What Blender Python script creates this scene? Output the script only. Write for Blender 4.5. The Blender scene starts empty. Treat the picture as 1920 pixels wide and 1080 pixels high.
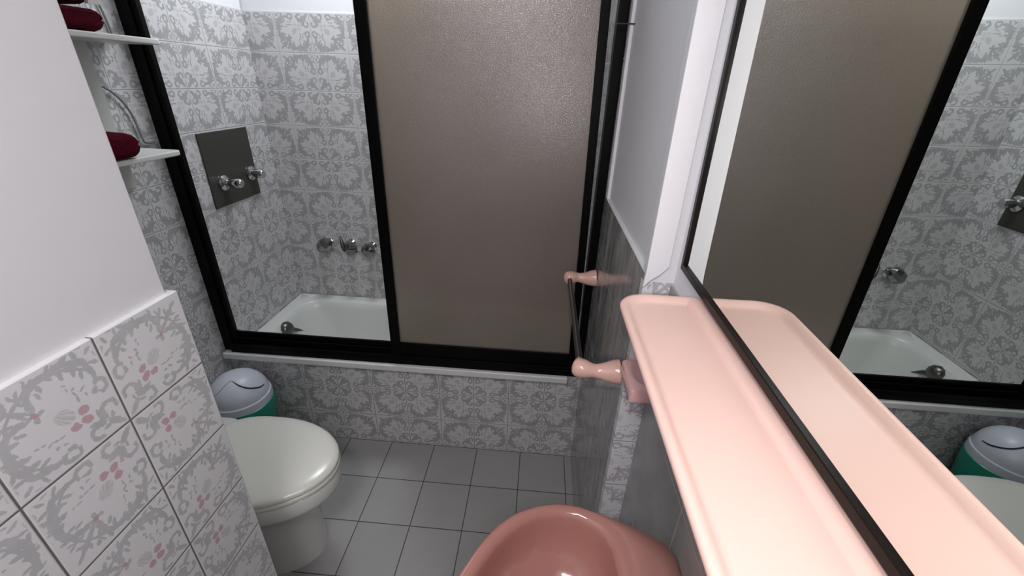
import bpy, bmesh, math, random
from mathutils import Vector, Matrix
C = bpy.context.scene.collection
sc = bpy.context.scene
PI = math.pi

# ------------------------------------------------------------------ camera
cd = bpy.data.cameras.new('camera'); cam = bpy.data.objects.new('camera', cd); C.objects.link(cam)
cd.sensor_width = 36.0; cd.lens = 790 / 1920 * 36; cd.clip_start = 0.01
R = Vector((0.996715, 0.073769, 0.033438)); D = Vector((0.062451, -0.437093, -0.897246)); F = Vector((-0.051573, 0.896386, -0.440263))
M = Matrix(((R.x, -D.x, -F.x, 0), (R.y, -D.y, -F.y, 0), (R.z, -D.z, -F.z, 1.535), (0, 0, 0, 1)))
cam.matrix_world = M
sc.camera = cam

# ------------------------------------------------------------------ light and exposure
w = bpy.data.worlds.new('world'); sc.world = w; w.use_nodes = True
w.node_tree.nodes['Background'].inputs[0].default_value = (0.75, 0.8, 0.85, 1)
w.node_tree.nodes['Background'].inputs[1].default_value = 0.15
sc.view_settings.view_transform = 'Standard'; sc.view_settings.look = 'None'
sc.view_settings.exposure = 0.0; sc.view_settings.gamma = 1.0; sc.view_settings.use_curve_mapping = False

def area(name, loc, size, power, col, target=None, shape='SQUARE', size_y=None):
    l = bpy.data.lights.new(name, 'AREA'); l.energy = power; l.color = col; l.shape = shape; l.size = size
    if size_y: l.size_y = size_y
    o = bpy.data.objects.new(name, l); C.objects.link(o); o.location = loc
    if target is not None:
        o.rotation_euler = (Vector(target) - Vector(loc)).to_track_quat('-Z', 'Y').to_euler()
    return o
area('ceiling_lamp_light', (-0.20, -0.35, 2.33), 0.35, 15.0, (1.0, 0.98, 0.98), (-0.20, 0.1, 0))
area('shower_skylight', (-0.75, 1.76, 2.33), 0.40, 9.0, (0.90, 0.96, 1.0), (-0.95, 1.78, 0), 'RECTANGLE', 0.3)
area('phone_flash', (0.035, -0.01, 1.515), 0.02, 1.5, (1.0, 0.97, 0.985), (0.03, 1.0, 1.05), 'DISK')

# ------------------------------------------------------------------ node helpers
class NT:
    def __init__(s, mat):
        s.t = mat.node_tree; s.t.nodes.clear(); s.out = s.t.nodes.new('ShaderNodeOutputMaterial')
    def n(s, typ, ins=None, **kw):
        nd = s.t.nodes.new(typ)
        for k, v in kw.items(): setattr(nd, k, v)
        for k, v in (ins or {}).items():
            if isinstance(v, bpy.types.NodeSocket): s.t.links.new(v, nd.inputs[k])
            else: nd.inputs[k].default_value = v
        return nd
    def m(s, op, a, b=None, c=None, clamp=False):
        ins = {0: a}
        if b is not None: ins[1] = b
        if c is not None: ins[2] = c
        return s.n('ShaderNodeMath', ins, operation=op, use_clamp=clamp).outputs[0]
    def mix(s, f, a, b):
        nd = s.t.nodes.new('ShaderNodeMix'); nd.data_type = 'RGBA'
        for i, v in ((0, f), (6, a), (7, b)):
            if isinstance(v, bpy.types.NodeSocket): s.t.links.new(v, nd.inputs[i])
            else: nd.inputs[i].default_value = v if i == 0 else (tuple(v) + (1,))[:4]
        return nd.outputs[2]
    def surf(s, sh): s.t.links.new(sh, s.out.inputs[0])

def newmat(name):
    m = bpy.data.materials.new(name); m.use_nodes = True; return m, NT(m)

def simple(name, col, rough=0.4, metal=0.0, noise=0.04, nscale=6.0, coat=0.0, bump=0.0, bscale=60, spec=0.5):
    m, t = newmat(name)
    tc = t.n('ShaderNodeTexCoord').outputs['Object']
    nz = t.n('ShaderNodeTexNoise', {'Vector': tc, 'Scale': nscale, 'Detail': 4.0}).outputs[0]
    f = t.m('MULTIPLY_ADD', nz, 2 * noise, 1 - noise)
    c = t.n('ShaderNodeVectorMath', {0: col[:3], 3: f}, operation='SCALE').outputs[0]
    b = t.n('ShaderNodeBsdfPrincipled', {'Base Color': c, 'Roughness': rough, 'Metallic': metal, 'Coat Weight': coat, 'Coat Roughness': 0.08, 'Specular IOR Level': spec})
    if bump:
        nb = t.n('ShaderNodeTexNoise', {'Vector': tc, 'Scale': bscale, 'Detail': 3.0}).outputs[0]
        bp = t.n('ShaderNodeBump', {'Strength': bump, 'Distance': 0.004, 'Height': nb}).outputs[0]
        t.t.links.new(bp, b.inputs['Normal'])
    t.surf(b.outputs[0]); return m

# ornamental wall tile: acanthus wreath, shell and roses mirrored about the tile diagonal
ELL = [  # a, b, rot(deg), half length, half width ; a runs along the tile diagonal from the leaf corner
    (0.15, 0.0, 0, 0.075, 0.026), (0.055, 0.012, 20, 0.03, 0.010), (0.29, 0.02, 0, 0.045, 0.030),
    (0.36, 0.05, 40, 0.04, 0.016), (0.22, 0.055, 60, 0.035, 0.013),
    (0.885, 0.0, 0, 0.03, 0.022), (0.855, 0.035, 40, 0.022, 0.020), (0.93, 0.045, 60, 0.045, 0.016),
    (1.00, 0.008, 0, 0.085, 0.014), (1.13, 0.0, 0, 0.05, 0.030), (1.21, 0.0, 0, 0.06, 0.018), (1.13, 0.045, 55, 0.045, 0.014),
    (1.05, 0.10, 35, 0.05, 0.016), (1.09, 0.15, 70, 0.03, 0.012),
    (0.985, 0.10, 70, 0.07, 0.022), (1.02, 0.20, 95, 0.08, 0.028), (0.955, 0.215, 40, 0.042, 0.016), (0.93, 0.15, 20, 0.038, 0.014),
    (0.985, 0.29, 120, 0.07, 0.024), (0.93, 0.31, 10, 0.05, 0.017), (0.90, 0.38, 130, 0.085, 0.034),
    (0.84, 0.34, 30, 0.055, 0.020), (0.96, 0.38, 60, 0.045, 0.014), (0.79, 0.44, 165, 0.085, 0.032),
    (0.74, 0.39, 50, 0.05, 0.018), (0.70, 0.475, 10, 0.07, 0.024), (0.80, 0.52, 40, 0.05, 0.015),
    (0.62, 0.43, 30, 0.075, 0.026), (0.60, 0.50, 160, 0.055, 0.014), (0.66, 0.37, 70, 0.045, 0.014),
    (0.545, 0.385, 50, 0.06, 0.018), (0.47, 0.245, 0, 0.028, 0.020), (0.41, 0.35, 80, 0.03, 0.022),
    (0.60, 0.16, 50, 0.028, 0.009), (0.645, 0.20, 20, 0.026, 0.010), (0.68, 0.235, 80, 0.020, 0.009), (0.73, 0.225, 40, 0.022, 0.008),
    (0.225, 0.155, 20, 0.026, 0.020), (0.305, 0.060, 60, 0.030, 0.016), (0.49, 0.265, 30, 0.024, 0.018), (0.43, 0.345, 30, 0.034, 0.012),
    (0.70, 0.58, 80, 0.04, 0.014), (0.62, 0.57, 30, 0.035, 0.012), (0.79, 0.585, 140, 0.032, 0.012), (0.86, 0.47, 100, 0.05, 0.018), (1.06, 0.22, 60, 0.045, 0.014), (1.12, 0.12, 20, 0.03, 0.014),
    (0.60, 0.255, 100, 0.024, 0.010), (0.545, 0.215, 30, 0.024, 0.009), (0.77, 0.26, 10, 0.018, 0.008),
]
RING = [(0.275, 0.115, 0.070, 0.020, -0.95, -0.3, 0.030), (0.455, 0.300, 0.068, 0.019, 0.5, -0.86, 0.035), (0.90, 0.44, 0.045, 0.010, 0.7, 0.7, 0.01)]
ROSE = [(0.515, 0.075, 20, 0.046, 0.042), (0.445, 0.0, 0, 0.055, 0.042), (0.895, 0.0, 0, 0.03, 0.02)]
SHELL = [(0.650, 0.0, 0, 0.095, 0.070)]

def ornament_group():
    g = bpy.data.node_groups.new('tile_ornament', 'ShaderNodeTree')
    g.interface.new_socket('Vector', in_out='INPUT', socket_type='NodeSocketVector')
    for nm in ('Leaf', 'Rose', 'Shell', 'Leaf wide'): g.interface.new_socket(nm, in_out='OUTPUT', socket_type='NodeSocketFloat')
    class G(NT):
        def __init__(s): s.t = g
    t = G(); gi = t.n('NodeGroupInput'); go = t.n('NodeGroupOutput'); v = gi.outputs[0]
    def ell(a, b, r, L, W):
        mp = t.n('ShaderNodeMapping', {'Vector': v, 'Location': (a, b, 0), 'Rotation': (0, 0, math.radians(r)), 'Scale': (L, W, 1)}, vector_type='TEXTURE').outputs[0]
        return t.n('ShaderNodeVectorMath', {0: mp}, operation='LENGTH').outputs['Value']
    def union(lst):
        cur = lst[0]
        for x in lst[1:]: cur = t.m('MINIMUM', cur, x)
        return cur
    ls = [ell(a, b, r, L * 1.08, W * 1.18) for a, b, r, L, W in ELL]
    d = t.m('ABSOLUTE', t.m('SUBTRACT', ell(0.655, 0.0, 0, 0.415, 0.415), 1.0)); sa = t.n('ShaderNodeSeparateXYZ', {0: v}).outputs[0]
    ls.append(t.m('MAXIMUM', t.m('MULTIPLY', d, 0.415 / 0.014), t.m('MULTIPLY_ADD', sa, -16.0, 10.0)))
    for a, b, r, wd, dx, dy, cut in RING:
        d = ell(a, b, 0, r, r); d = t.m('MULTIPLY', t.m('ABSOLUTE', t.m('SUBTRACT', d, 1.0)), r / wd)
        if cut is not None:      # open the scroll on one side
            dt = t.n('ShaderNodeVectorMath', {0: v, 1: (dx, dy, 0)}, operation='DOT_PRODUCT').outputs['Value']
            d = t.m('MAXIMUM', d, t.m('MULTIPLY_ADD', dt, 40.0, 1.0 - 40.0 * (a * dx + b * dy + cut)))
        ls.append(d)
    u = union(ls)
    def soft(x, lo, hi): return t.n('ShaderNodeMapRange', {0: x, 1: lo, 2: hi, 3: 1.0, 4: 0.0}, interpolation_type='SMOOTHSTEP').outputs[0]
    t.t.links.new(soft(u, 0.92, 1.16), go.inputs[0])
    t.t.links.new(soft(u, 1.12, 1.55), go.inputs[3])
    t.t.links.new(soft(union([ell(*e) for e in ROSE]), 0.85, 1.1), go.inputs[1])
    t.t.links.new(soft(ell(*SHELL[0]), 0.85, 1.1), go.inputs[2])
    return g
ORN = ornament_group()

def tile_mat(name, ua, va, u0, v0, pitch=0.15, rs=0.85, fat=1.0, grout=(0.16, 0.15, 0.14), gw=0.0014, base=(0.66, 0.65, 0.66), leaf=(0.38, 0.375, 0.385), rose=(0.47, 0.29, 0.32), rough=0.22, pv=None, spec=0.5):
    """ua / va: axis index of the two wall directions; (u0, v0): a corner where four leaf tips meet"""
    pv = pv or pitch
    m, t = newmat(name)
    tc = t.n('ShaderNodeTexCoord').outputs['Object']
    nz = t.n('ShaderNodeTexNoise', {'Vector': tc, 'Scale': 75.0, 'Detail': 3.0, 'Roughness': 0.65}).outputs['Color']
    sep = t.n('ShaderNodeSeparateXYZ', {0: tc})
    def blk(ax, o, p):
        x = t.m('DIVIDE', t.m('SUBTRACT', sep.outputs[ax], o), p)          # in tiles
        return x, t.m('ABSOLUTE', t.m('SUBTRACT', t.m('MULTIPLY', t.m('FRACT', t.m('ADD', t.m('MULTIPLY', x, 0.5), 0.5)), 2.0), 1.0))
    xu, au = blk(ua, u0, pitch); xv, av = blk(va, v0, pv)
    s = 0.70711
    a = t.m('MULTIPLY', t.m('ADD', au, av), s); b = t.m('ABSOLUTE', t.m('MULTIPLY', t.m('SUBTRACT', au, av), s))
    vec = t.n('ShaderNodeCombineXYZ', {0: a, 1: b}).outputs[0]
    wob = t.n('ShaderNodeVectorMath', {0: t.n('ShaderNodeVectorMath', {0: nz, 1: (0.5, 0.5, 0.5)}, operation='SUBTRACT').outputs[0], 3: 0.062}, operation='SCALE').outputs[0]
    vec = t.n('ShaderNodeVectorMath', {0: vec, 1: wob}, operation='ADD').outputs[0]
    sx = t.n('ShaderNodeSeparateXYZ', {0: vec})
    vec = t.n('ShaderNodeCombineXYZ', {0: sx.outputs[0], 1: sx.outputs[1]}).outputs[0]
    g = t.t.nodes.new('ShaderNodeGroup'); g.node_tree = ORN; t.t.links.new(vec, g.inputs[0])
    # tone variation inside the leaf colour
    n2 = t.n('ShaderNodeTexNoise', {'Vector': tc, 'Scale': 38.0, 'Detail': 2.0}).outputs[0]
    lf = t.mix(t.m('MULTIPLY_ADD', n2, 1.6, -0.4, clamp=True), [c * 1.22 for c in leaf], leaf)
    # grout
    def edge(x, p):
        f = t.m('FRACT', t.m('ADD', x, 100.0)); return t.m('MULTIPLY', t.m('MINIMUM', f, t.m('SUBTRACT', 1.0, f)), p)
    e = t.m('MINIMUM', edge(xu, pitch), edge(xv, pv))
    lfm = g.outputs[0] if fat == 1.0 else g.outputs[3]
    mg = t.n('ShaderNodeMapRange', {0: e, 1: 0.0028, 2: 0.0070, 3: 0.0, 4: 0.92}, interpolation_type='SMOOTHSTEP').outputs[0]
    col = t.mix(t.m('MULTIPLY', lfm, mg), base, lf)
    # ribbed shell
    rib = t.m('SINE', t.m('MULTIPLY', t.m('DIVIDE', sx.outputs[1], t.m('MAXIMUM', t.m('SUBTRACT', 0.86, sx.outputs[0]), 0.03)), 45.0))
    shf = t.m('MULTIPLY', g.outputs[2], t.m('MULTIPLY_ADD', rib, 0.22, 0.38))
    col = t.mix(shf, col, leaf)
    col = t.mix(t.m('MULTIPLY', g.outputs[1], rs), col, rose)
    gm = t.n('ShaderNodeMapRange', {0: e, 1: gw * 0.75, 2: gw * 1.3, 3: 1.0, 4: 0.0}).outputs[0]
    col = t.mix(gm, col, grout)
    big = t.n('ShaderNodeTexNoise', {'Vector': tc, 'Scale': 3.0, 'Detail': 3.0}).outputs[0]
    col = t.n('ShaderNodeVectorMath', {0: col, 3: t.m('MULTIPLY_ADD', big, 0.12, 0.94)}, operation='SCALE').outputs[0]
    h = t.n('ShaderNodeMapRange', {0: e, 1: 0.0, 2: gw * 2.2, 3: 0.0, 4: 1.0}, interpolation_type='SMOOTHSTEP').outputs[0]
    bp = t.n('ShaderNodeBump', {'Strength': 0.35, 'Distance': 0.0015, 'Height': h}).outputs[0]
    bs = t.n('ShaderNodeBsdfPrincipled', {'Base Color': col, 'Roughness': t.m('MULTIPLY_ADD', gm, 0.5, rough), 'Normal': bp, 'Specular IOR Level': spec})
    t.surf(bs.outputs[0]); return m

def plain_tile(name, ua, va, u0, v0, pu, pv, col, grout, gw, rough, streak=None, var=0.06, nsc=4.0, contrast=0.25, spec=0.5):
    m, t = newmat(name)
    tc = t.n('ShaderNodeTexCoord').outputs['Object']; sep = t.n('ShaderNodeSeparateXYZ', {0: tc})
    xu = t.m('DIVIDE', t.m('SUBTRACT', sep.outputs[ua], u0), pu); xv = t.m('DIVIDE', t.m('SUBTRACT', sep.outputs[va], v0), pv)
    def edge(x, p):
        f = t.m('FRACT', t.m('ADD', x, 100.0)); return t.m('MULTIPLY', t.m('MINIMUM', f, t.m('SUBTRACT', 1.0, f)), p)
    e = t.m('MINIMUM', edge(xu, pu), edge(xv, pv))
    gm = t.n('ShaderNodeMapRange', {0: e, 1: gw * 0.7, 2: gw * 1.3, 3: 1.0, 4: 0.0}).outputs[0]
    cid = t.n('ShaderNodeCombineXYZ', {0: t.m('FLOOR', xu), 1: t.m('FLOOR', xv)}).outputs[0]
    wn = t.n('ShaderNodeTexWhiteNoise', {'Vector': cid}, noise_dimensions='3D').outputs['Value']
    mp = t.n('ShaderNodeMapping', {'Vector': tc, 'Scale': streak or (1, 1, 1)}).outputs[0]
    nz = t.n('ShaderNodeTexNoise', {'Vector': mp, 'Scale': nsc, 'Detail': 7.0, 'Roughness': 0.62}).outputs[0]
    f = t.m('ADD', t.m('MULTIPLY_ADD', nz, 2 * contrast, 1 - contrast), t.m('MULTIPLY_ADD', wn, var, -var / 2))
    c = t.n('ShaderNodeVectorMath', {0: col, 3: f}, operation='SCALE').outputs[0]
    c = t.mix(gm, c, grout)
    h = t.n('ShaderNodeMapRange', {0: e, 1: 0.0, 2: gw * 2.0, 3: 0.0, 4: 1.0}).outputs[0]
    bp = t.n('ShaderNodeBump', {'Strength': 0.3, 'Distance': 0.0015, 'Height': h}).outputs[0]
    bs = t.n('ShaderNodeBsdfPrincipled', {'Base Color': c, 'Roughness': t.m('MULTIPLY_ADD', gm, 0.5, rough), 'Normal': bp, 'Specular IOR Level': spec})
    t.surf(bs.outputs[0]); return m

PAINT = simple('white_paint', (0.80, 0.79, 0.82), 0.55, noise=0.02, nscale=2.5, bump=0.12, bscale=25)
PAINT_SHADE = simple('shaded_white_paint', (0.72, 0.72, 0.75), 0.6, noise=0.035, nscale=3.0, bump=0.12, bscale=25)  # white paint toned down: shade of recess and pier strip put into the colour
CEIL = simple('ceiling_paint', (0.85, 0.85, 0.85), 0.7, noise=0.01)
T_WING = tile_mat('ornament_tile_partition', 1, 2, 0.445, 1.052, base=(0.80, 0.79, 0.81), leaf=(0.47, 0.465, 0.48), rose=(0.60, 0.36, 0.40))
LG = (0.50, 0.49, 0.48)
T_LEFT = tile_mat('ornament_tile_left', 1, 2, 1.305, 1.471, 0.15, rs=0.3, leaf=(0.335, 0.33, 0.335), fat=1.2, grout=(0.33, 0.32, 0.31), gw=0.0012, pv=0.147)
T_BACK = tile_mat('ornament_tile_back', 0, 2, -1.014, 1.465, 0.155, rs=0.3, leaf=(0.35, 0.345, 0.35), fat=1.2, grout=LG, gw=0.0014, pv=0.15)
T_FRONT = tile_mat('ornament_tile_tub_front', 0, 2, 0.071, 0.308, 0.15, rs=0.35, leaf=(0.32, 0.315, 0.32), fat=1.2, grout=(0.20, 0.19, 0.18), gw=0.0012)
T_STEP = tile_mat('ornament_tile_pier', 0, 2, 0.145, 0.766, 0.15, grout=(0.30, 0.29, 0.29), gw=0.0012, base=(0.72, 0.71, 0.74), leaf=(0.40, 0.39, 0.42))
FLOOR = plain_tile('grey_floor_tile', 0, 1, -0.015, 1.015, 0.20, 0.20, (0.37, 0.36, 0.355), (0.06, 0.058, 0.055), 0.0016, 0.42, nsc=5.0, contrast=0.10, spec=0.3)
MARBLE = plain_tile('dark_marble_tile', 1, 2, 0.905, 1.005, 0.31, 0.30, (0.30, 0.30, 0.295), (0.52, 0.52, 0.50), 0.0011, 0.10, streak=(1, 3.2, 0.9), nsc=9.0, contrast=1.25, spec=0.55)
GREYT = plain_tile('grey_wall_tile', 1, 2, 0.487, 0.905, 0.31, 0.30, (0.30, 0.30, 0.295), (0.45, 0.43, 0.40), 0.0012, 0.25, nsc=7.0, contrast=0.55)
WHITE_CER = simple('white_sanitary_ceramic', (0.76, 0.76, 0.72), 0.12, noise=0.01, coat=0.3)
WHITE_SEAT = simple('ivory_seat_plastic', (0.78, 0.765, 0.70), 0.20, noise=0.015)
TUBW = simple('white_bath_enamel', (0.74, 0.75, 0.73), 0.25, noise=0.01)
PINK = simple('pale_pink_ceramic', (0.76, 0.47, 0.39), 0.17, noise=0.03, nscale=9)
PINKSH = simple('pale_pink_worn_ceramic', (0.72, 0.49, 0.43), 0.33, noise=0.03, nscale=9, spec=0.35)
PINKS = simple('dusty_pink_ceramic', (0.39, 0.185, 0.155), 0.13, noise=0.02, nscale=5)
PINKD = simple('rosy_pink_ceramic', (0.74, 0.44, 0.43), 0.15, noise=0.03, nscale=12)
BLACK = simple('black_aluminium', (0.003, 0.0027, 0.0025), 0.38, noise=0.2, nscale=30, spec=0.10)
BLACKM = simple('black_mirror_frame', (0.009, 0.006, 0.005), 0.35, noise=0.1, spec=0.15)
CHROME = simple('chrome', (0.62, 0.62, 0.62), 0.10, 1.0, noise=0.02)
TCHROME = simple('faceted_tap_chrome', (0.30, 0.30, 0.29), 0.16, 1.0, noise=0.1, nscale=30)
DCHROME = simple('worn_dark_chrome', (0.16, 0.16, 0.15), 0.32, 1.0, noise=0.1, nscale=20)
PLATE = simple('dark_olive_metal_plate', (0.046, 0.045, 0.037), 0.45, 0.0, noise=0.05)
STONE = simple('white_marble_ledge', (0.74, 0.74, 0.73), 0.30, noise=0.08, nscale=8)
SHELFW = simple('white_shelf_lacquer', (0.72, 0.72, 0.69), 0.4, noise=0.02)
BANDW = simple('grey_white_upright', (0.52, 0.53, 0.50), 0.5, noise=0.05)
RED = simple('burgundy_terry_cloth', (0.080, 0.002, 0.011), 0.95, noise=0.25, nscale=60, bump=0.9, bscale=260, spec=0.1)
GREEN = simple('green_bin_plastic', (0.006, 0.30, 0.20), 0.3, noise=0.08)
BINW = simple('bluish_white_plastic', (0.62, 0.65, 0.73), 0.35, noise=0.02)
DARK = simple('dark_gap', (0.01, 0.01, 0.014), 0.6)
CABLE = simple('grey_cable', (0.22, 0.22, 0.22), 0.5)
NAIL = simple('rusty_nail_steel', (0.10, 0.085, 0.08), 0.5, 0.6)
WIRE = simple('white_label_cloth', (0.75, 0.68, 0.66), 0.8)

def mirror_mat():
    m, t = newmat('mirror_glass')
    tc = t.n('ShaderNodeTexCoord').outputs['Object']
    nz = t.n('ShaderNodeTexNoise', {'Vector': tc, 'Scale': 3.0}).outputs[0]
    c = t.mix(nz, (0.80, 0.83, 0.80), (0.84, 0.86, 0.83))
    b = t.n('ShaderNodeBsdfPrincipled', {'Base Color': c, 'Roughness': 0.0, 'Metallic': 1.0}); t.surf(b.outputs[0]); return m
MIRROR = mirror_mat()

def frosted():
    m, t = newmat('bronze_obscure_glass')
    tc = t.n('ShaderNodeTexCoord').outputs['Object']
    n1 = t.n('ShaderNodeTexVoronoi', {'Vector': tc, 'Scale': 260.0}).outputs['Distance']
    n2 = t.n('ShaderNodeTexNoise', {'Vector': tc, 'Scale': 420.0, 'Detail': 2.0}).outputs[0]
    h = t.m('ADD', t.m('MULTIPLY', n1, 0.7), n2)
    bp = t.n('ShaderNodeBump', {'Strength': 0.55, 'Distance': 0.0012, 'Height': h}).outputs[0]
    bg = t.n('ShaderNodeBump', {'Strength': 1.0, 'Distance': 0.00035, 'Height': h}).outputs[0]
    big = t.n('ShaderNodeTexNoise', {'Vector': tc, 'Scale': 3.5, 'Detail': 4.0}).outputs[0]
    tint = t.mix(big, (0.60, 0.54, 0.455), (0.70, 0.63, 0.57))
    rf = t.n('ShaderNodeBsdfRefraction', {'Color': tint, 'Roughness': 0.38, 'IOR': 1.12, 'Normal': bp}).outputs[0]
    tl = t.n('ShaderNodeBsdfTranslucent', {'Color': tint}).outputs[0]
    df = t.n('ShaderNodeBsdfDiffuse', {'Color': t.mix(big, (0.24, 0.21, 0.17), (0.31, 0.27, 0.24))}).outputs[0]
    gl = t.n('ShaderNodeBsdfGlossy', {'Color': (0.95, 0.90, 0.93, 1), 'Roughness': 0.30, 'Normal': bg}).outputs[0]
    a = t.n('ShaderNodeMixShader', {0: 0.40, 1: rf, 2: tl}).outputs[0]
    b = t.n('ShaderNodeMixShader', {0: 0.28, 1: a, 2: df}).outputs[0]
    sp = t.n('ShaderNodeTexNoise', {'Vector': tc, 'Scale': 420.0, 'Detail': 1.0}).outputs[0]
    sp = t.n('ShaderNodeMapRange', {0: sp, 1: 0.58, 2: 0.76, 3: 0.09, 4: 0.55}).outputs[0]
    c = t.n('ShaderNodeMixShader', {0: sp, 1: b, 2: gl}).outputs[0]
    t.surf(c); return m
GLASS = frosted()

# ------------------------------------------------------------------ mesh helpers
def link(name, bm, mat, parent=None, smooth=False, bevel=0.0, seg=2, subsurf=0, angle=40):
    me = bpy.data.meshes.new(name)
    bmesh.ops.recalc_face_normals(bm, faces=bm.faces[:])
    bm.to_mesh(me); bm.free()
    for p in me.polygons: p.use_smooth = smooth
    if smooth and not subsurf:
        try: me.set_sharp_from_angle(angle=math.radians(angle))
        except Exception: pass
    me.materials.append(mat)
    o = bpy.data.objects.new(name, me); C.objects.link(o)
    if parent is not None:
        o.parent = parent; o.matrix_parent_inverse = Matrix.Translation(-Vector(parent.location)) if parent.rotation_euler[:] == (0, 0, 0) else parent.matrix_basis.inverted()
    if bevel:
        b = o.modifiers.new('bevel', 'BEVEL'); b.width = bevel; b.segments = seg; b.limit_method = 'ANGLE'; b.angle_limit = math.radians(35)
        for p in me.polygons: p.use_smooth = True
        try: me.set_sharp_from_angle(angle=math.radians(180))
        except Exception: pass
        wn = o.modifiers.new('wn', 'WEIGHTED_NORMAL'); wn.keep_sharp = False
    if subsurf:
        s = o.modifiers.new('sub', 'SUBSURF'); s.levels = subsurf; s.render_levels = subsurf
    return o
def empty(name, loc, label, cat, group=None):
    o = bpy.data.objects.new(name, None); C.objects.link(o); o.location = loc; o.empty_display_size = 0.05
    return tag(o, label, cat, group)
def tag(o, label, cat, group=None):
    o['label'] = label; o['category'] = cat
    if group: o['group'] = group
    return o
def struct(o): o['kind'] = 'structure'; return o
def box(bm, x0, x1, y0, y1, z0, z1):
    vs = [bm.verts.new((x, y, z)) for x in (x0, x1) for y in (y0, y1) for z in (z0, z1)]
    for f in ((0, 1, 3, 2), (4, 6, 7, 5), (0, 4, 5, 1), (2, 3, 7, 6), (0, 2, 6, 4), (1, 5, 7, 3)): bm.faces.new([vs[i] for i in f])
    return bm
def B(*a): return box(bmesh.new(), *a)
def loft(bm, rings, cap0=True, cap1=True):
    vr = [[bm.verts.new(p) for p in r] for r in rings]; n = len(rings[0])
    for a, b in zip(vr, vr[1:]):
        for i in range(n): bm.faces.new((a[i], a[(i + 1) % n], b[(i + 1) % n], b[i]))
    if cap0: bm.faces.new(vr[0][::-1])
    if cap1: bm.faces.new(vr[-1])
    return bm
def tube(bm, pts, rad, n=12, caps=True):
    pts = [Vector(p) for p in pts]; rings = []; up = Vector((0, 0, 1))
    for i, p in enumerate(pts):
        d = (pts[min(i + 1, len(pts) - 1)] - pts[max(i - 1, 0)]).normalized()
        if i == 0:
            u = d.cross(up); u = u if u.length > 0.1 else d.cross(Vector((1, 0, 0))); u.normalize()
        else: u = (u - d * u.dot(d)).normalized()
        v = d.cross(u); r = rad[i] if isinstance(rad, (list, tuple)) else rad
        rr = r if isinstance(r, tuple) else (r, r)
        rings.append([p + u * math.cos(2 * PI * k / n) * rr[0] + v * math.sin(2 * PI * k / n) * rr[1] for k in range(n)])
    return loft(bm, rings, caps, caps)
def catmull(pts, sub=6):
    P = [Vector(p) for p in pts]; out = []
    for i in range(len(P) - 1):
        p0, p1, p2, p3 = P[max(i - 1, 0)], P[i], P[i + 1], P[min(i + 2, len(P) - 1)]
        for k in range(sub):
            t = k / sub
            out.append(0.5 * ((2 * p1) + (p2 - p0) * t + (2 * p0 - 5 * p1 + 4 * p2 - p3) * t * t + (3 * p1 - p0 - 3 * p2 + p3) * t ** 3))
    out.append(P[-1]); return out
def lathe(bm, prof, origin, axis=(0, 0, 1), n=32, caps=True):
    ax = Vector(axis).normalized(); u = ax.orthogonal().normalized(); v = ax.cross(u); o = Vector(origin)
    return loft(bm, [[o + ax * h + (u * math.cos(2 * PI * k / n) + v * math.sin(2 * PI * k / n)) * r for k in range(n)] for r, h in prof], caps, caps)
def rrect(x0, x1, y0, y1, r, z, n=8):
    pts = []
    for cx, cy, a0 in ((x1 - r, y1 - r, 0), (x0 + r, y1 - r, 90), (x0 + r, y0 + r, 180), (x1 - r, y0 + r, 270)):
        for k in range(n + 1):
            a = math.radians(a0 + 90 * k / n); pts.append(Vector((cx + r * math.cos(a), cy + r * math.sin(a), z)))
    return pts

# ------------------------------------------------------------------ setting
H = 2.35
struct(link('floor', B(-1.45, 0.45, -1.35, 2.20, -0.05, 0), FLOOR))
struct(link('ceiling', B(-1.45, 0.45, -1.35, 2.20, H, H + 0.05), CEIL))
struct(link('wall_left', B(-1.40, -1.30, -1.30, 2.02, 0, 1.765), T_LEFT))
struct(link('wall_left_upper', B(-1.40, -1.304, -1.30, 2.02, 1.765, H), PAINT))
struct(link('wall_back', B(-1.40, 0.40, 2.02, 2.12, 0, 1.765), T_BACK))
struct(link('wall_back_upper', B(-1.40, 0.40, 2.025, 2.12, 1.765, H), PAINT))
struct(link('wall_rear', B(-1.40, 0.40, -1.35, -1.25, 0, H), PAINT))
# right wall: recessed paint field with dark marble cladding in front of it
struct(link('wall_right', B(0.226, 0.40, 0.79, 2.02, 0, H), PAINT_SHADE))
bm = bmesh.new()
box(bm, 0.215, 0.226, 0.772, 2.02, 0, 1.205); box(bm, 0.215, 0.226, 1.385, 2.02, 1.205, H)
struct(link('wall_right_cladding', bm, MARBLE))
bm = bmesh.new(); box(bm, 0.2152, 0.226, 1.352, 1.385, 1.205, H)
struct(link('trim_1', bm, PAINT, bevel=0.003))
# sill edge of the paint recess
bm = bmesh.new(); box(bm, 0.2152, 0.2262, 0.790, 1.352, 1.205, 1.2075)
struct(link('trim_2', bm, PAINT_SHADE))
# pier face that looks towards the viewer, between marble and mirror wall
struct(link('wall_pier_tile', B(0.2148, 0.280, 0.7680, 0.79, 0, 1.190), T_STEP))
struct(link('wall_pier', B(0.2160, 0.290, 0.7685, 0.79, 1.190, H), PAINT_SHADE))  # shaded strip next to the mirror, carried by the darker paint
bm = bmesh.new()   # raised slab shaped to the pier's bright lit area, its foot slanted
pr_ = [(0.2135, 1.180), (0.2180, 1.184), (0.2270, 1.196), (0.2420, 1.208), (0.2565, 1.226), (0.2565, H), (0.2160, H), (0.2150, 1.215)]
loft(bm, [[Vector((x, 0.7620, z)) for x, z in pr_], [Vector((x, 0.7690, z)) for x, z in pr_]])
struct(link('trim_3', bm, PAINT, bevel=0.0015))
struct(link('wall_right_near', B(0.268, 0.40, -1.25, 0.768, 0, 1.185), GREYT))
struct(link('wall_right_near_upper', B(0.273, 0.40, -1.25, 0.768, 1.185, H), PAINT))
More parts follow.
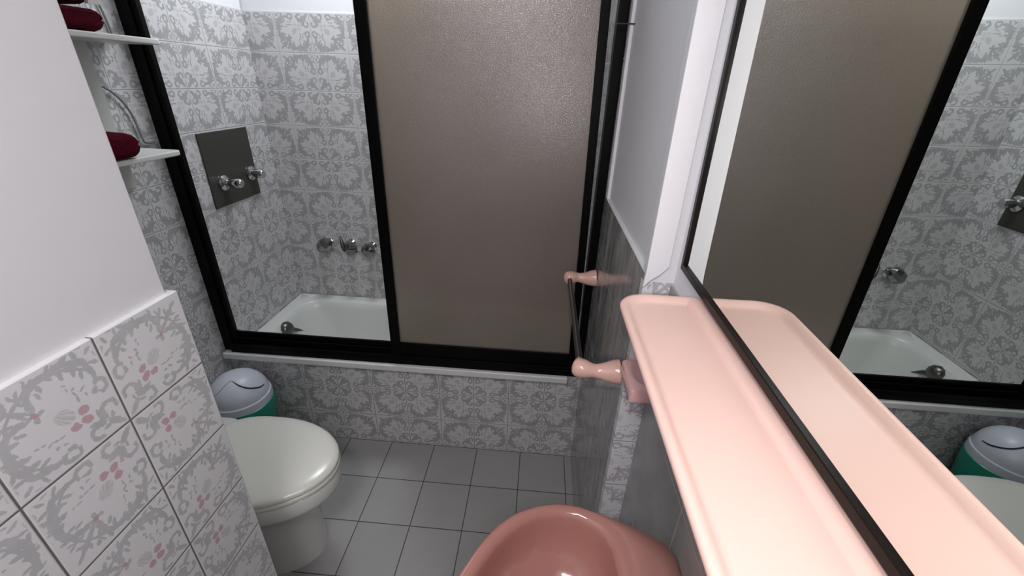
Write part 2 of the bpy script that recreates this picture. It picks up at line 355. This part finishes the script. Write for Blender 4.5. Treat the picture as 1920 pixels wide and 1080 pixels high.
# partition on the left, tiled to shoulder height
struct(link('wall_partition_tile', B(-0.645, -0.600, -1.25, 0.594, 0, 1.200), T_WING, bevel=0.002))
struct(link('wall_partition', B(-0.700, -0.609, -1.25, 0.582, 0, H), PAINT, bevel=0.003))
# tub front and its marble ledge
struct(link('wall_tub_front', B(-1.30, 0.2148, 1.416, 1.445, 0, 0.446), T_FRONT))
struct(link('trim_5', B(-1.298, 0.160, 1.383, 1.450, 0.434, 0.464), STONE, bevel=0.006, seg=3))
struct(link('trim_6', B(0.160, 0.2146, 1.4165, 1.450, 0.446, 0.464), STONE))

# ------------------------------------------------------------------ bathtub
bm = bmesh.new()
rings = [rrect(-1.299, 0.214, 1.4455, 2.019, 0.004, 0.02), rrect(-1.299, 0.214, 1.4455, 2.019, 0.004, 0.424), rrect(-1.296, 0.211, 1.449, 2.016, 0.008, 0.430),
         rrect(-1.238, 0.150, 1.505, 1.962, 0.095, 0.430), rrect(-1.228, 0.142, 1.513, 1.954, 0.095, 0.424), rrect(-1.215, 0.125, 1.522, 1.946, 0.10, 0.39),
         rrect(-1.17, 0.06, 1.535, 1.932, 0.11, 0.25), rrect(-1.13, 0.02, 1.55, 1.918, 0.12, 0.14), rrect(-1.08, -0.03, 1.58, 1.888, 0.12, 0.10), rrect(-0.9, -0.2, 1.68, 1.79, 0.05, 0.095)]
loft(bm, rings)
tub = link('bathtub', bm, TUBW, smooth=True, angle=50)
tag(tub, 'white bathtub with cut corner set behind the black shower frame', 'bathtub')
# overflow filler
bm = bmesh.new(); lathe(bm, [(0.034, -0.004), (0.038, 0.008), (0.036, 0.024), (0.026, 0.036), (0.004, 0.041)], (-1.226, 1.71, 0.386), (0.9, -0.1, 0.4), 10)
ov = link('overflow_knob', bm, DCHROME, smooth=True, angle=40); ov.parent = tub; ov['label'] = 'round dark chrome overflow knob'
bm = bmesh.new(); tube(bm, [(-1.200, 1.735, 0.372), (-1.190, 1.750, 0.362), (-1.172, 1.772, 0.346)], [0.012, 0.010, 0.002], 14)
lv = link('lever', bm, DCHROME, smooth=True); lv.parent = ov
bm = bmesh.new(); lathe(bm, [(0.014, 0), (0.017, 0.003), (0.014, 0.006)], (-1.204, 1.729, 0.378), (0.35, 0.65, -0.5), 20)
lv = link('ring', bm, CHROME, smooth=True); lv.parent = ov

# ------------------------------------------------------------------ shower screen
ss = empty('shower_screen', (-0.55, 1.42, 0.464), 'black aluminium shower screen with one bronze obscure glass panel standing on the bathtub ledge', 'shower screen')
TOP = 2.02
def jamb(x0, x1):
    bm = bmesh.new(); box(bm, x0, x1, 1.398, 1.448, 0.464, TOP); return bm
bm = bmesh.new(); box(bm, -1.299, -1.258, 1.410, 1.440, 0.464, TOP); box(bm, -1.258, -1.240, 1.418, 1.438, 0.50, TOP)
link('left_jamb', bm, BLACK, ss, bevel=0.002)
bm = bmesh.new(); box(bm, 0.186, 0.2145, 1.398, 1.448, 0.464, TOP)
link('right_jamb', bm, BLACK, ss, bevel=0.002)
bm = bmesh.new(); box(bm, -1.262, 0.186, 1.398, 1.448, 0.464, 0.490); box(bm, -1.262, 0.186, 1.399, 1.404, 0.490, 0.505); box(bm, -1.262, 0.186, 1.424, 1.429, 0.490, 0.522); box(bm, -1.262, 0.186, 1.438, 1.448, 0.490, 0.543)
link('bottom_track', bm, BLACK, ss, bevel=0.001)
bm = bmesh.new(); box(bm, -1.262, 0.186, 1.398, 1.448, TOP - 0.05, TOP)
link('top_track', bm, BLACK, ss, bevel=0.002)
bm = bmesh.new()
def leanbox(bm, xa0, xa1, xb0, xb1, y0, y1, z0, z1):
    loft(bm, [[Vector(p) for p in ((xa0, y0, z0), (xa1, y0, z0), (xa1, y1, z0), (xa0, y1, z0))], [Vector(p) for p in ((xb0, y0, z1), (xb1, y0, z1), (xb1, y1, z1), (xb0, y1, z1))]])
leanbox(bm, -0.568, -0.530, -0.568, -0.530, 1.405, 1.427, 0.500, 1.99)     # left stile
leanbox(bm, 0.158, 0.184, 0.132, 0.160, 1.405, 1.427, 0.500, 1.99)        # right stile leans away from the jamb
leanbox(bm, -0.530, 0.158, -0.530, 0.158, 1.407, 1.425, 0.500, 0.563)     # bottom rail
leanbox(bm, -0.530, 0.132, -0.530, 0.132, 1.407, 1.425, 1.95, 1.99)
pf = link('sliding_panel', bm, BLACK, ss, bevel=0.0015)
bm = bmesh.new(); leanbox(bm, -0.534, 0.162, -0.534, 0.138, 1.414, 1.418, 0.558, 1.955)
gp = link('glass_pane', bm, GLASS); gp.parent = pf
gp['label'] = 'bronze obscure glass pane'

# ------------------------------------------------------------------ shower controls on the left wall
cp = empty('shower_control', (-1.3, 1.72, 1.17), 'dark metal plate with two chrome shower valves on the tiled wall above the bathtub', 'shower control')
link('plate', B(-1.3, -1.294, 1.577, 1.866, 1.030, 1.318), PLATE, cp, bevel=0.001)
for y, z, tip in ((1.650, 1.122, 1), (1.828, 1.128, 0)):
    bm = bmesh.new(); lathe(bm, [(0.030, 0.0), (0.031, 0.006), (0.024, 0.012), (0.016, 0.016), (0.015, 0.022)], (-1.294, y, z), (1, 0, 0), 28)
    f_ = link('valve_flange', bm, CHROME, cp, smooth=True)
    bm = bmesh.new()
    if tip: lathe(bm, [(0.014, 0.018), (0.016, 0.030), (0.019, 0.040), (0.019, 0.068), (0.014, 0.075)], (-1.294, y, z), (1, 0.10, 0), 24)
    else: lathe(bm, [(0.014, 0.018), (0.020, 0.024), (0.021, 0.052), (0.016, 0.060)], (-1.294, y, z), (1, 0, 0), 10)
    k = link('valve_knob', bm, CHROME, f_, smooth=True); 

# taps on the back wall
def tapbase(x, z):
    bm = bmesh.new(); lathe(bm, [(0.026, 0), (0.026, 0.006), (0.017, 0.012), (0.015, 0.03)], (x, 2.02, z), (0, -1, 0), 24); return bm
t1 = empty('tap_handle', (-1.085, 2.02, 0.742), 'chrome tap handle with drop lever, leftmost on the back wall above the bathtub', 'tap', 'chrome taps on the back wall')
link('tap_base', tapbase(-1.085, 0.742), CHROME, t1, smooth=True)
bm = bmesh.new(); tube(bm, [(-1.050, 1.972, 0.772), (-1.062, 1.968, 0.764), (-1.078, 1.964, 0.752), (-1.096, 1.966, 0.738), (-1.114, 1.972, 0.722), (-1.130, 1.980, 0.708)], [0.010, 0.028, 0.036, 0.035, 0.022, 0.006], 9)
link('lever', bm, TCHROME, t1, smooth=True, angle=30)
t2 = empty('tap_handle', (-0.965, 2.02, 0.745), 'chrome diverter tap with upright pointed lever, between the two other back wall taps', 'tap', 'chrome taps on the back wall')
link('tap_base', tapbase(-0.965, 0.745), CHROME, t2, smooth=True)
bm = bmesh.new(); lathe(bm, [(0.010, 0.030), (0.034, 0.032), (0.039, 0.045), (0.034, 0.060), (0.012, 0.066)], (-0.956, 2.02, 0.738), (0, -1, -0.1), 7)
link('knob', bm, TCHROME, t2, smooth=True, angle=30)
bm = bmesh.new(); tube(bm, [(-0.978, 1.965, 0.725), (-0.985, 1.962, 0.745), (-0.992, 1.964, 0.775), (-0.997, 1.970, 0.800)], [(0.016, 0.012), (0.015, 0.012), (0.010, 0.008), (0.003, 0.003)], 12)
link('lever', bm, DCHROME, t2, smooth=True)
t3 = empty('tap_handle', (-0.855, 2.02, 0.736), 'round faceted chrome tap handle right beside the black door stile', 'tap', 'chrome taps on the back wall')
link('tap_base', tapbase(-0.855, 0.736), CHROME, t3, smooth=True)
bm = bmesh.new(); lathe(bm, [(0.012, 0.028), (0.031, 0.032), (0.037, 0.046), (0.034, 0.062), (0.022, 0.070), (0.004, 0.072)], (-0.855, 2.02, 0.736), (-0.1, -1, -0.1), 9)
link('knob', bm, TCHROME, t3, smooth=True, angle=25)

# nail beside the shower frame
bm = bmesh.new(); tube(bm, [(0.228, 1.345, 1.684), (0.196, 1.368, 1.686), (0.184, 1.376, 1.687)], [0.0022, 0.0022, 0.0022], 10); tube(bm, [(0.184, 1.376, 1.687), (0.181, 1.377, 1.687)], 0.004, 10)
tag(link('nail', bm, NAIL, smooth=True), 'thin dark nail sticking out of the white strip beside the black shower frame', 'nail')

# ------------------------------------------------------------------ wall shelves, towels, cable
su = empty('wall_shelf_unit', (-1.3, 1.0, 1.19), 'white wall shelves with two thin boards and an upright above the toilet', 'shelf')
link('upright', B(-1.2995, -1.284, 1.205, 1.262, 1.190, 2.15), BANDW, su, bevel=0.002)
def board(z, y1, xf=-1.118):
    r = [Vector((x, y, 0)) for x, y in ((-1.2995, 0.70), (xf, 0.70), (xf, y1 - 0.02), (xf - 0.006, y1 - 0.006), (xf - 0.02, y1), (-1.2995, y1))]
    bm = bmesh.new(); loft(bm, [[Vector((p.x, p.y, z)) for p in r], [Vector((p.x, p.y, z + 0.015)) for p in r]]); return bm
link('shelf_board', board(1.595, 1.335), SHELFW, su, bevel=0.003)
link('shelf_board', board(1.294, 1.290), SHELFW, su, bevel=0.003)
def towel(name, x0, x1, y0, y1, z0, z1, folds, label, group):
    """folded towel: rounded roll-fold at the far end, layered edge lines on the front"""
    bm = bmesh.new(); h = z1 - z0; rings = []; N = 20; rnd = random.Random(int(z0 * 1000))
    def sec(y, sc):
        out = []
        for k in range(N):
            a = 2 * PI * k / N; cx, cz = math.cos(a), math.sin(a)
            px = math.copysign(abs(cx) ** 0.35, cx); pz = math.copysign(abs(cz) ** 0.55, cz)
            notch = 0.0
            if cx > 0.6: notch = 0.006 * max(0, 1 - abs(cz) / 0.25)
            out.append(Vector(((x0 + x1) / 2 + (x1 - x0) / 2 * px * (0.92 + 0.08 * sc) - notch, y - 0.012 * max(0, cx), (z0 + z1) / 2 + h / 2 * pz * sc + 0.0015 * math.sin(9 * y + cx * 3) * sc)))
        return out
    L = y1 - y0
    for i in range(10): rings.append(sec(y0 + (L - 0.028) * i / 9, 1.0 if i else 0.96))
    for t in (0.3, 0.55, 0.75, 0.9, 1.0): rings.append(sec(y1 - 0.028 + 0.028 * t, max(0.35, (1 - t ** 2.6) ** 0.5)))
    loft(bm, rings); zmin = min(v.co.z for v in bm.verts)
    for v in bm.verts: v.co.z += z0 - zmin
    o = link(name, bm, RED, smooth=True, angle=60); return tag(o, label, 'towel', group)
towel('towel', -1.285, -1.115, 0.80, 1.180, 1.6105, 1.662, 2, 'folded burgundy towel lying directly on the upper white shelf', 'folded burgundy towels')
tw = towel('towel', -1.285, -1.118, 0.80, 1.168, 1.667, 1.735, 2, 'folded burgundy towel, topmost of the two on the upper white shelf', 'folded burgundy towels')
bm = bmesh.new(); loft(bm, [[Vector(p) for p in ((-1.122, 1.135, 1.669), (-1.119, 1.170, 1.671), (-1.121, 1.172, 1.682), (-1.124, 1.138, 1.681))], [Vector(p) for p in ((-1.114, 1.135, 1.669), (-1.111, 1.172, 1.671), (-1.112, 1.170, 1.681), (-1.115, 1.140, 1.679))]])
wl = link('care_label', bm, WIRE, tw); wl['label'] = 'white cloth label'
towel('towel', -1.285, -1.106, 0.75, 1.155, 1.3095, 1.376, 2, 'folded burgundy towel with rounded end lying on the lower white shelf', 'folded burgundy towels')
bm = bmesh.new(); tube(bm, catmull([(-1.292, 1.12, 1.492), (-1.292, 1.17, 1.494), (-1.292, 1.222, 1.489), (-1.292, 1.274, 1.480), (-1.292, 1.312, 1.448), (-1.292, 1.333, 1.409), (-1.292, 1.341, 1.369), (-1.292, 1.345, 1.330), (-1.292, 1.352, 1.316), (-1.292, 1.383, 1.313)], 5), 0.0032, 8)
tag(link('cable', bm, CABLE, smooth=True), 'thin grey cable curving down the tiled wall onto the lower white shelf', 'cable')
bm = bmesh.new(); tube(bm, catmull([(-1.294, 1.33, 1.76), (-1.294, 1.345, 1.72), (-1.294, 1.352, 1.69), (-1.294, 1.358, 1.66), (-1.294, 1.362, 1.62)], 4), 0.0028, 8)
tag(link('cable', bm, CABLE, smooth=True), 'pale grey cable hanging on the tiles behind the upper towels', 'cable')

# ------------------------------------------------------------------ toilet
tl = empty('toilet', (-0.95, 0.905, 0), 'white toilet with closed ivory lid beside the tiled partition', 'toilet')
def egg(cx, cy, front, back, hw, z, n=40, pw=2.15):
    out = []
    for k in range(n):
        a = 2 * PI * k / n; c, s = math.cos(a), math.sin(a)
        L = front if c > 0 else back; p = 2.0 if c > 0 else 2.8
        out.append(Vector((cx + L * math.copysign(abs(c) ** (2 / p), c), cy + hw * math.copysign(abs(s) ** (2 / p), s), z)))
    return out
CY = 0.912
bm = bmesh.new()
loft(bm, [egg(-0.90, CY, 0.208, 0.22, 0.125, 0.0), egg(-0.90, CY, 0.208, 0.22, 0.125, 0.02), egg(-0.90, CY, 0.206, 0.21, 0.122, 0.05), egg(-0.90, CY, 0.206, 0.21, 0.120, 0.18), egg(-0.89, CY, 0.212, 0.21, 0.126, 0.24),
          egg(-0.88, CY, 0.225, 0.21, 0.138, 0.285), egg(-0.875, CY, 0.262, 0.21, 0.168, 0.315), egg(-0.87, CY, 0.274, 0.22, 0.178, 0.330), egg(-0.87, CY, 0.276, 0.22, 0.181, 0.345), egg(-0.87, CY, 0.276, 0.22, 0.181, 0.385), egg(-0.87, CY, 0.270, 0.215, 0.175, 0.392)])
bowl = link('bowl', bm, WHITE_CER, tl, smooth=True, angle=60)
bm = bmesh.new()
loft(bm, [egg(-0.87, CY, 0.276, 0.21, 0.180, 0.393), egg(-0.87, CY, 0.280, 0.212, 0.184, 0.398), egg(-0.87, CY, 0.279, 0.212, 0.183, 0.408), egg(-0.87, CY, 0.274, 0.21, 0.179, 0.411)])
link('seat', bm, WHITE_SEAT, tl, smooth=True, angle=60)
bm = bmesh.new()
loft(bm, [egg(-0.87, CY, 0.276, 0.205, 0.180, 0.412), egg(-0.87, CY, 0.279, 0.206, 0.184, 0.417), egg(-0.87, CY, 0.275, 0.204, 0.181, 0.426), egg(-0.87, CY, 0.262, 0.197, 0.172, 0.432), egg(-0.87, CY, 0.22, 0.17, 0.145, 0.435), egg(-0.87, CY, 0.12, 0.1, 0.08, 0.437)])
link('lid', bm, WHITE_SEAT, tl, smooth=True, angle=60)
bm = bmesh.new()
loft(bm, [rrect(-1.14, -1.035, CY - 0.16, CY + 0.178, 0.03, 0.30), rrect(-1.14, -1.03, CY - 0.17, CY + 0.185, 0.03, 0.36), rrect(-1.14, -1.03, CY - 0.17, CY + 0.185, 0.03, 0.395), rrect(-1.135, -1.035, CY - 0.165, CY + 0.18, 0.03, 0.402)])
link('rear_deck', bm, WHITE_CER, tl, smooth=True, angle=60)
for s in (-1, 1):
    bm = bmesh.new(); lathe(bm, [(0.011, 0), (0.013, 0.004), (0.013, 0.036), (0.011, 0.04)], (-1.075, CY + s * 0.09 - 0.02, 0.418), (0, 1, 0), 16)
    link('hinge', bm, WHITE_SEAT, tl, smooth=True)
bm = bmesh.new()
loft(bm, [rrect(-1.285, -1.125, CY - 0.17, CY + 0.15, 0.03, 0.38), rrect(-1.293, -1.115, CY - 0.20, CY + 0.155, 0.03, 0.45), rrect(-1.295, -1.112, CY - 0.205, CY + 0.16, 0.03, 0.74)])
link('tank', bm, WHITE_CER, tl, smooth=True, angle=60)
bm = bmesh.new()
loft(bm, [rrect(-1.298, -1.106, CY - 0.212, CY + 0.166, 0.032, 0.741), rrect(-1.298, -1.104, CY - 0.214, CY + 0.168, 0.032, 0.765), rrect(-1.292, -1.112, CY - 0.206, CY + 0.160, 0.030, 0.778)])
tk = link('tank_lid', bm, WHITE_CER, tl, smooth=True, angle=60)
bm = bmesh.new(); lathe(bm, [(0.022, 0), (0.022, 0.006), (0.018, 0.009)], (-1.20, CY - 0.02, 0.778), (0, 0, 1), 24)
link('flush_button', bm, CHROME, tl, smooth=True)

# ------------------------------------------------------------------ waste bin
BX, BY, BZ = -1.180, 1.283, 0.325
wb = empty('waste_bin', (BX, BY, 0), 'green waste bin with bluish white swing dome lid in the corner behind the toilet', 'waste bin')
bm = bmesh.new(); lathe(bm, [(0.088, 0.0), (0.092, 0.005), (0.120, BZ - 0.03), (0.119, BZ - 0.012), (0.112, BZ - 0.008)], (BX, BY, 0), (0, 0, 1), 48)
link('bucket', bm, GREEN, wb, smooth=True)
bm = bmesh.new(); lathe(bm, [(0.1165, BZ - 0.012), (0.1165, BZ - 0.008), (0.1165, BZ + 0.010), (0.115, BZ + 0.020), (0.111, BZ + 0.021)], (BX, BY, 0), (0, 0, 1), 48)
link('rim', bm, BINW, wb, smooth=True)
R_ = 0.109; HD = 0.100
def dome(th, el, off=0.0):   # th around, el 0..90
    return Vector((BX + (R_ + off) * math.cos(th) * math.cos(el), BY + (R_ + off) * math.sin(th) * math.cos(el), BZ + 0.02 + (HD + off) * math.sin(el)))
bm = bmesh.new(); loft(bm, [[dome(2 * PI * k / 48, math.radians(e)) for k in range(48)] for e in (0, 8, 16, 25, 35, 45, 55, 65, 75, 83)])
dm = link('dome_lid', bm, BINW, wb, smooth=True, angle=60)
# S-shaped slit of the swing flap
bm = bmesh.new(); pts = []
for th, el in ((-150, 20), (-125, 27), (-104.6, 37), (-98, 46), (-91, 56), (-80, 66), (-70, 69.5), (-60, 66), (-45, 55), (-33, 45), (-22, 37), (-9, 29.5), (1, 25), (14, 22)):
    pts.append(dome(math.radians(th), math.radians(el), 0.0003))
pts = catmull(pts, 4); n_ = len(pts)
tube(bm, pts, [0.0006 + 0.0022 * min(1, max(0, (i / n_ - 0.50) * 8)) * (1 - max(0, i / n_ - 0.9) * 8) for i in range(n_)], 8)
sl = link('flap_slit', bm, DARK, wb, smooth=True); sl['label'] = 'dark curved slit'

# ------------------------------------------------------------------ towel bar
tb = empty('towel_bar', (0.215, 1.09, 0.925), 'pink ceramic towel bar with dark chrome rod on the dark marble wall', 'towel bar')
TX, TZ = 0.122, 0.928
bm = bmesh.new(); tube(bm, [(TX, 0.845, TZ), (TX, 1.345, TZ)], 0.0085, 20)
link('rod', bm, DCHROME, tb, smooth=True)
def bracket(y, end):
    bm = bmesh.new()
    tube(bm, catmull([(0.2145, y, TZ + 0.002), (0.205, y, TZ + 0.001), (0.186, y, TZ - 0.001), (0.166, y, TZ - 0.001), (0.148, y, TZ + 0.0), (0.130, y + 0.004 * end, TZ), (0.112, y + 0.010 * end, TZ), (0.1035, y + 0.013 * end, TZ)], 3),
         [0.0290, 0.0295, 0.029, 0.0285, 0.0275, 0.026, 0.0240, 0.022, 0.0200, 0.0182, 0.0170, 0.0165, 0.0172, 0.0190, 0.0210, 0.0224, 0.0230, 0.0226, 0.021, 0.018, 0.012, 0.004], 28)
    return bm
link('bracket', bracket(0.822, 1), PINK, tb, smooth=True, angle=80)
link('bracket', bracket(1.352, -1), PINK, tb, smooth=True, angle=80)
for y in (0.853, 1.332):
    bm = bmesh.new(); tube(bm, [(TX, y, TZ), (TX, y + 0.006, TZ)], 0.0108, 20)
    link('collar', bm, CHROME, tb, smooth=True)

# ------------------------------------------------------------------ soap dish
bm = bmesh.new()
X0, X1, Y0, Y1 = 0.200, 0.2665, 0.664, 0.7675
loft(bm, [rrect(X0 + 0.01, X1, Y0 + 0.012, Y1, 0.006, 0.965, 5), rrect(X0, X1, Y0, Y1, 0.006, 0.975, 5), rrect(X0, X1, Y0, Y1, 0.006, 1.000, 5), rrect(X0 + 0.003, X1 - 0.001, Y0 + 0.003, Y1 - 0.001, 0.006, 1.003, 5)])
sd = link('soap_dish', bm, PINKD, smooth=True, angle=50)
tag(sd, 'small pink ceramic soap dish on the tiled pier under the pink shelf', 'soap dish')
bm = bmesh.new(); cx, cy = 0.236, 0.718
n = 36
def el_(rx, ry, z): return [Vector((cx + rx * math.cos(2 * PI * k / n), cy + ry * math.sin(2 * PI * k / n), z)) for k in range(n)]
loft(bm, [el_(0.028, 0.040, 1.0025), el_(0.027, 0.039, 1.0055), el_(0.024, 0.036, 1.0055), el_(0.021, 0.032, 1.0036), el_(0.010, 0.02, 1.0032)])
rr = link('dished_ring', bm, PINKD, smooth=True, angle=60); rr.parent = sd

# ------------------------------------------------------------------ pink shelf below the mirror
SZ = 1.23; SX0, SX1, SY0, SY1 = 0.1355, 0.2675, -0.06, 0.632
def shelf_outline(inset, z, r=0.045):
    x0, x1, y0, y1 = SX0 + inset, SX1 - min(inset, 0.020), SY0 + inset, SY1 - inset; r = max(0.012, r - inset * 0.6)
    pts = []; n = 8
    for cx, cy, a0, rad in ((x1 - 0.002, y1 - 0.002, 0, 0.002), (x0 + r, y1 - r, 90, r), (x0 + r, y0 + r, 180, r), (x1 - 0.002, y0 + 0.002, 270, 0.002)):
        for k in range(n + 1):
            a = math.radians(a0 + 90 * k / n); pts.append(Vector((cx + rad * math.cos(a), cy + rad * math.sin(a), z)))
    return pts
bm = bmesh.new()
loft(bm, [shelf_outline(0.020, SZ - 0.028), shelf_outline(0.008, SZ - 0.022), shelf_outline(0.001, SZ - 0.009), shelf_outline(0.0, SZ - 0.004), shelf_outline(0.002, SZ - 0.0005), shelf_outline(0.005, SZ),
          shelf_outline(0.010, SZ - 0.001), shelf_outline(0.015, SZ - 0.0055), shelf_outline(0.018, SZ - 0.0075), shelf_outline(0.024, SZ - 0.008)])
vs_ = link('vanity_shelf', bm, PINKSH, smooth=True, angle=80)
tag(vs_, 'long pale pink ceramic shelf with raised lip under the mirror', 'shelf')
bm = bmesh.new()   # raised ledge along the wall side
prof = [(0.2670, SZ - 0.008), (0.2670, SZ + 0.001), (0.2560, SZ + 0.001), (0.2500, SZ - 0.002), (0.2455, SZ - 0.0079)]
loft(bm, [[Vector((x, y, z)) for x, z in prof] for y in (SY0 + 0.012, SY1 - 0.010)])
bl = link('rear_ledge', bm, PINKSH, smooth=True, angle=50); bl.parent = vs_

# ------------------------------------------------------------------ mirror (hangs a touch askew)
mo = bpy.data.objects.new('wall_mirror', None); C.objects.link(mo); mo.empty_display_size = 0.05
mo.location = (0.2635, 0.50, 1.30)
tag(mo, 'tall rectangular mirror with thin black frame above the pink shelf', 'mirror')
TH, PH = -0.018, 0.0135
nrm = Vector((math.cos(TH) * math.cos(PH), math.sin(TH) * math.cos(PH), math.sin(PH))).normalized()   # into the wall
yv = Vector((0, 1, 0)); yv = (yv - nrm * yv.dot(nrm)).normalized(); zv = nrm.cross(yv).normalized()
mo.rotation_euler = Matrix((nrm, yv, zv)).transposed().to_euler()
def mlink(name, bm, mat, bevel=0.0):
    o = link(name, bm, mat); o.parent = mo; o.matrix_parent_inverse = Matrix.Identity(4)
    if bevel:
        b = o.modifiers.new('bevel', 'BEVEL'); b.width = bevel; b.segments = 2
    return o
MY0, MY1, MZ0, MZ1 = -0.62, 0.227, -0.061, 0.70
mlink('mirror_glass', B(0.0, 0.003, MY0 + 0.004, MY1 - 0.004, MZ0 + 0.004, MZ1 - 0.004), MIRROR)
bm = bmesh.new(); fw = 0.0120; fd = -0.0045
box(bm, fd, 0.005, MY0, MY1, MZ0, MZ0 + fw); box(bm, fd, 0.005, MY0, MY1, MZ1 - fw, MZ1)
box(bm, fd, 0.005, MY0, MY0 + fw, MZ0 + fw, MZ1 - fw); box(bm, fd, 0.005, MY1 - fw, MY1, MZ0 + fw, MZ1 - fw)
mlink('mirror_frame', bm, BLACKM, 0.001)

# ------------------------------------------------------------------ sink
SKC = Vector((0.06, 0.235))
half_o = [(-0.130, 0.235), (-0.127, 0.28), (-0.112, 0.345), (-0.092, 0.395), (-0.067, 0.445), (-0.039, 0.486), (-0.003, 0.516), (0.038, 0.533), (0.073, 0.540), (0.108, 0.538), (0.148, 0.527), (0.183, 0.514), (0.224, 0.497), (0.262, 0.474), (0.2675, 0.462), (0.2675, 0.235)]
half_i = [(-0.100, 0.235), (-0.098, 0.28), (-0.085, 0.345), (-0.066, 0.400), (-0.040, 0.447), (-0.010, 0.483), (0.030, 0.510), (0.071, 0.519), (0.107, 0.516), (0.140, 0.500), (0.158, 0.480), (0.165, 0.455), (0.167, 0.41), (0.168, 0.235)]
def closed(h): return [Vector(p) for p in h] + [Vector((p[0], 2 * SKC.y - p[1])) for p in h[-2:0:-1]]
def radial(poly, N=96):
    out = []
    for k in range(N):
        a = 2 * PI * (k + 0.5) / N; d = Vector((math.cos(a), math.sin(a))); best = 0
        for i in range(len(poly)):
            p, q = poly[i] - SKC, poly[(i + 1) % len(poly)] - SKC; e = q - p; den = d.x * e.y - d.y * e.x
            if abs(den) < 1e-9: continue
            t = (p.x * e.y - p.y * e.x) / den; s = (p.x * d.y - p.y * d.x) / den
            if t > 0 and -1e-6 <= s <= 1 + 1e-6: best = max(best, t)
        out.append(best)
    return out
ro, ri = radial(closed(half_o)), radial(closed(half_i))
def sk(rad, sc, z, shift=(0, 0)):
    N = len(rad); return [Vector((min(0.2675, SKC.x + shift[0] + rad[k] * sc * math.cos(2 * PI * (k + 0.5) / N)), SKC.y + shift[1] + rad[k] * sc * math.sin(2 * PI * (k + 0.5) / N), z)) for k in range(N)]
def mixr(f): return [a * (1 - f) + b * f for a, b in zip(ro, ri)]
snk = empty('sink', (0.06, 0.235, 0), 'dusty pink ceramic sink under the pale pink shelf', 'sink')
bm = bmesh.new()
loft(bm, [sk(ro, 0.35, 0.66, (0.05, 0)), sk(ro, 0.62, 0.68, (0.03, 0)), sk(ro, 0.86, 0.74, (0.01, 0)), sk(ro, 0.97, 0.79), sk(ro, 1.0, 0.812), sk(ro, 1.0, 0.822), sk(ro, 0.992, 0.828), sk(mixr(0.3), 1.0, 0.830), sk(mixr(0.7), 1.0, 0.828),
          sk(ri, 1.0, 0.823), sk(ri, 0.992, 0.815), sk(ri, 0.982, 0.795), sk(ri, 0.965, 0.765), sk(ri, 0.91, 0.735), sk(ri, 0.80, 0.715), sk(ri, 0.6, 0.705), sk(ri, 0.35, 0.697), sk(ri, 0.1, 0.695)])
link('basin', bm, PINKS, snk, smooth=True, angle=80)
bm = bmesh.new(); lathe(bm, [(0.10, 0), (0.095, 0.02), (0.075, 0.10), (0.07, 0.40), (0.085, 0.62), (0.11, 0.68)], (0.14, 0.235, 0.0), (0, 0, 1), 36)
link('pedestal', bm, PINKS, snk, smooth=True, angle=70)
bm = bmesh.new(); lathe(bm, [(0.024, 0), (0.024, 0.002), (0.014, 0.0015)], (SKC.x, SKC.y, 0.6965), (0, 0, 1), 24)
link('drain', bm, CHROME, snk, smooth=True)
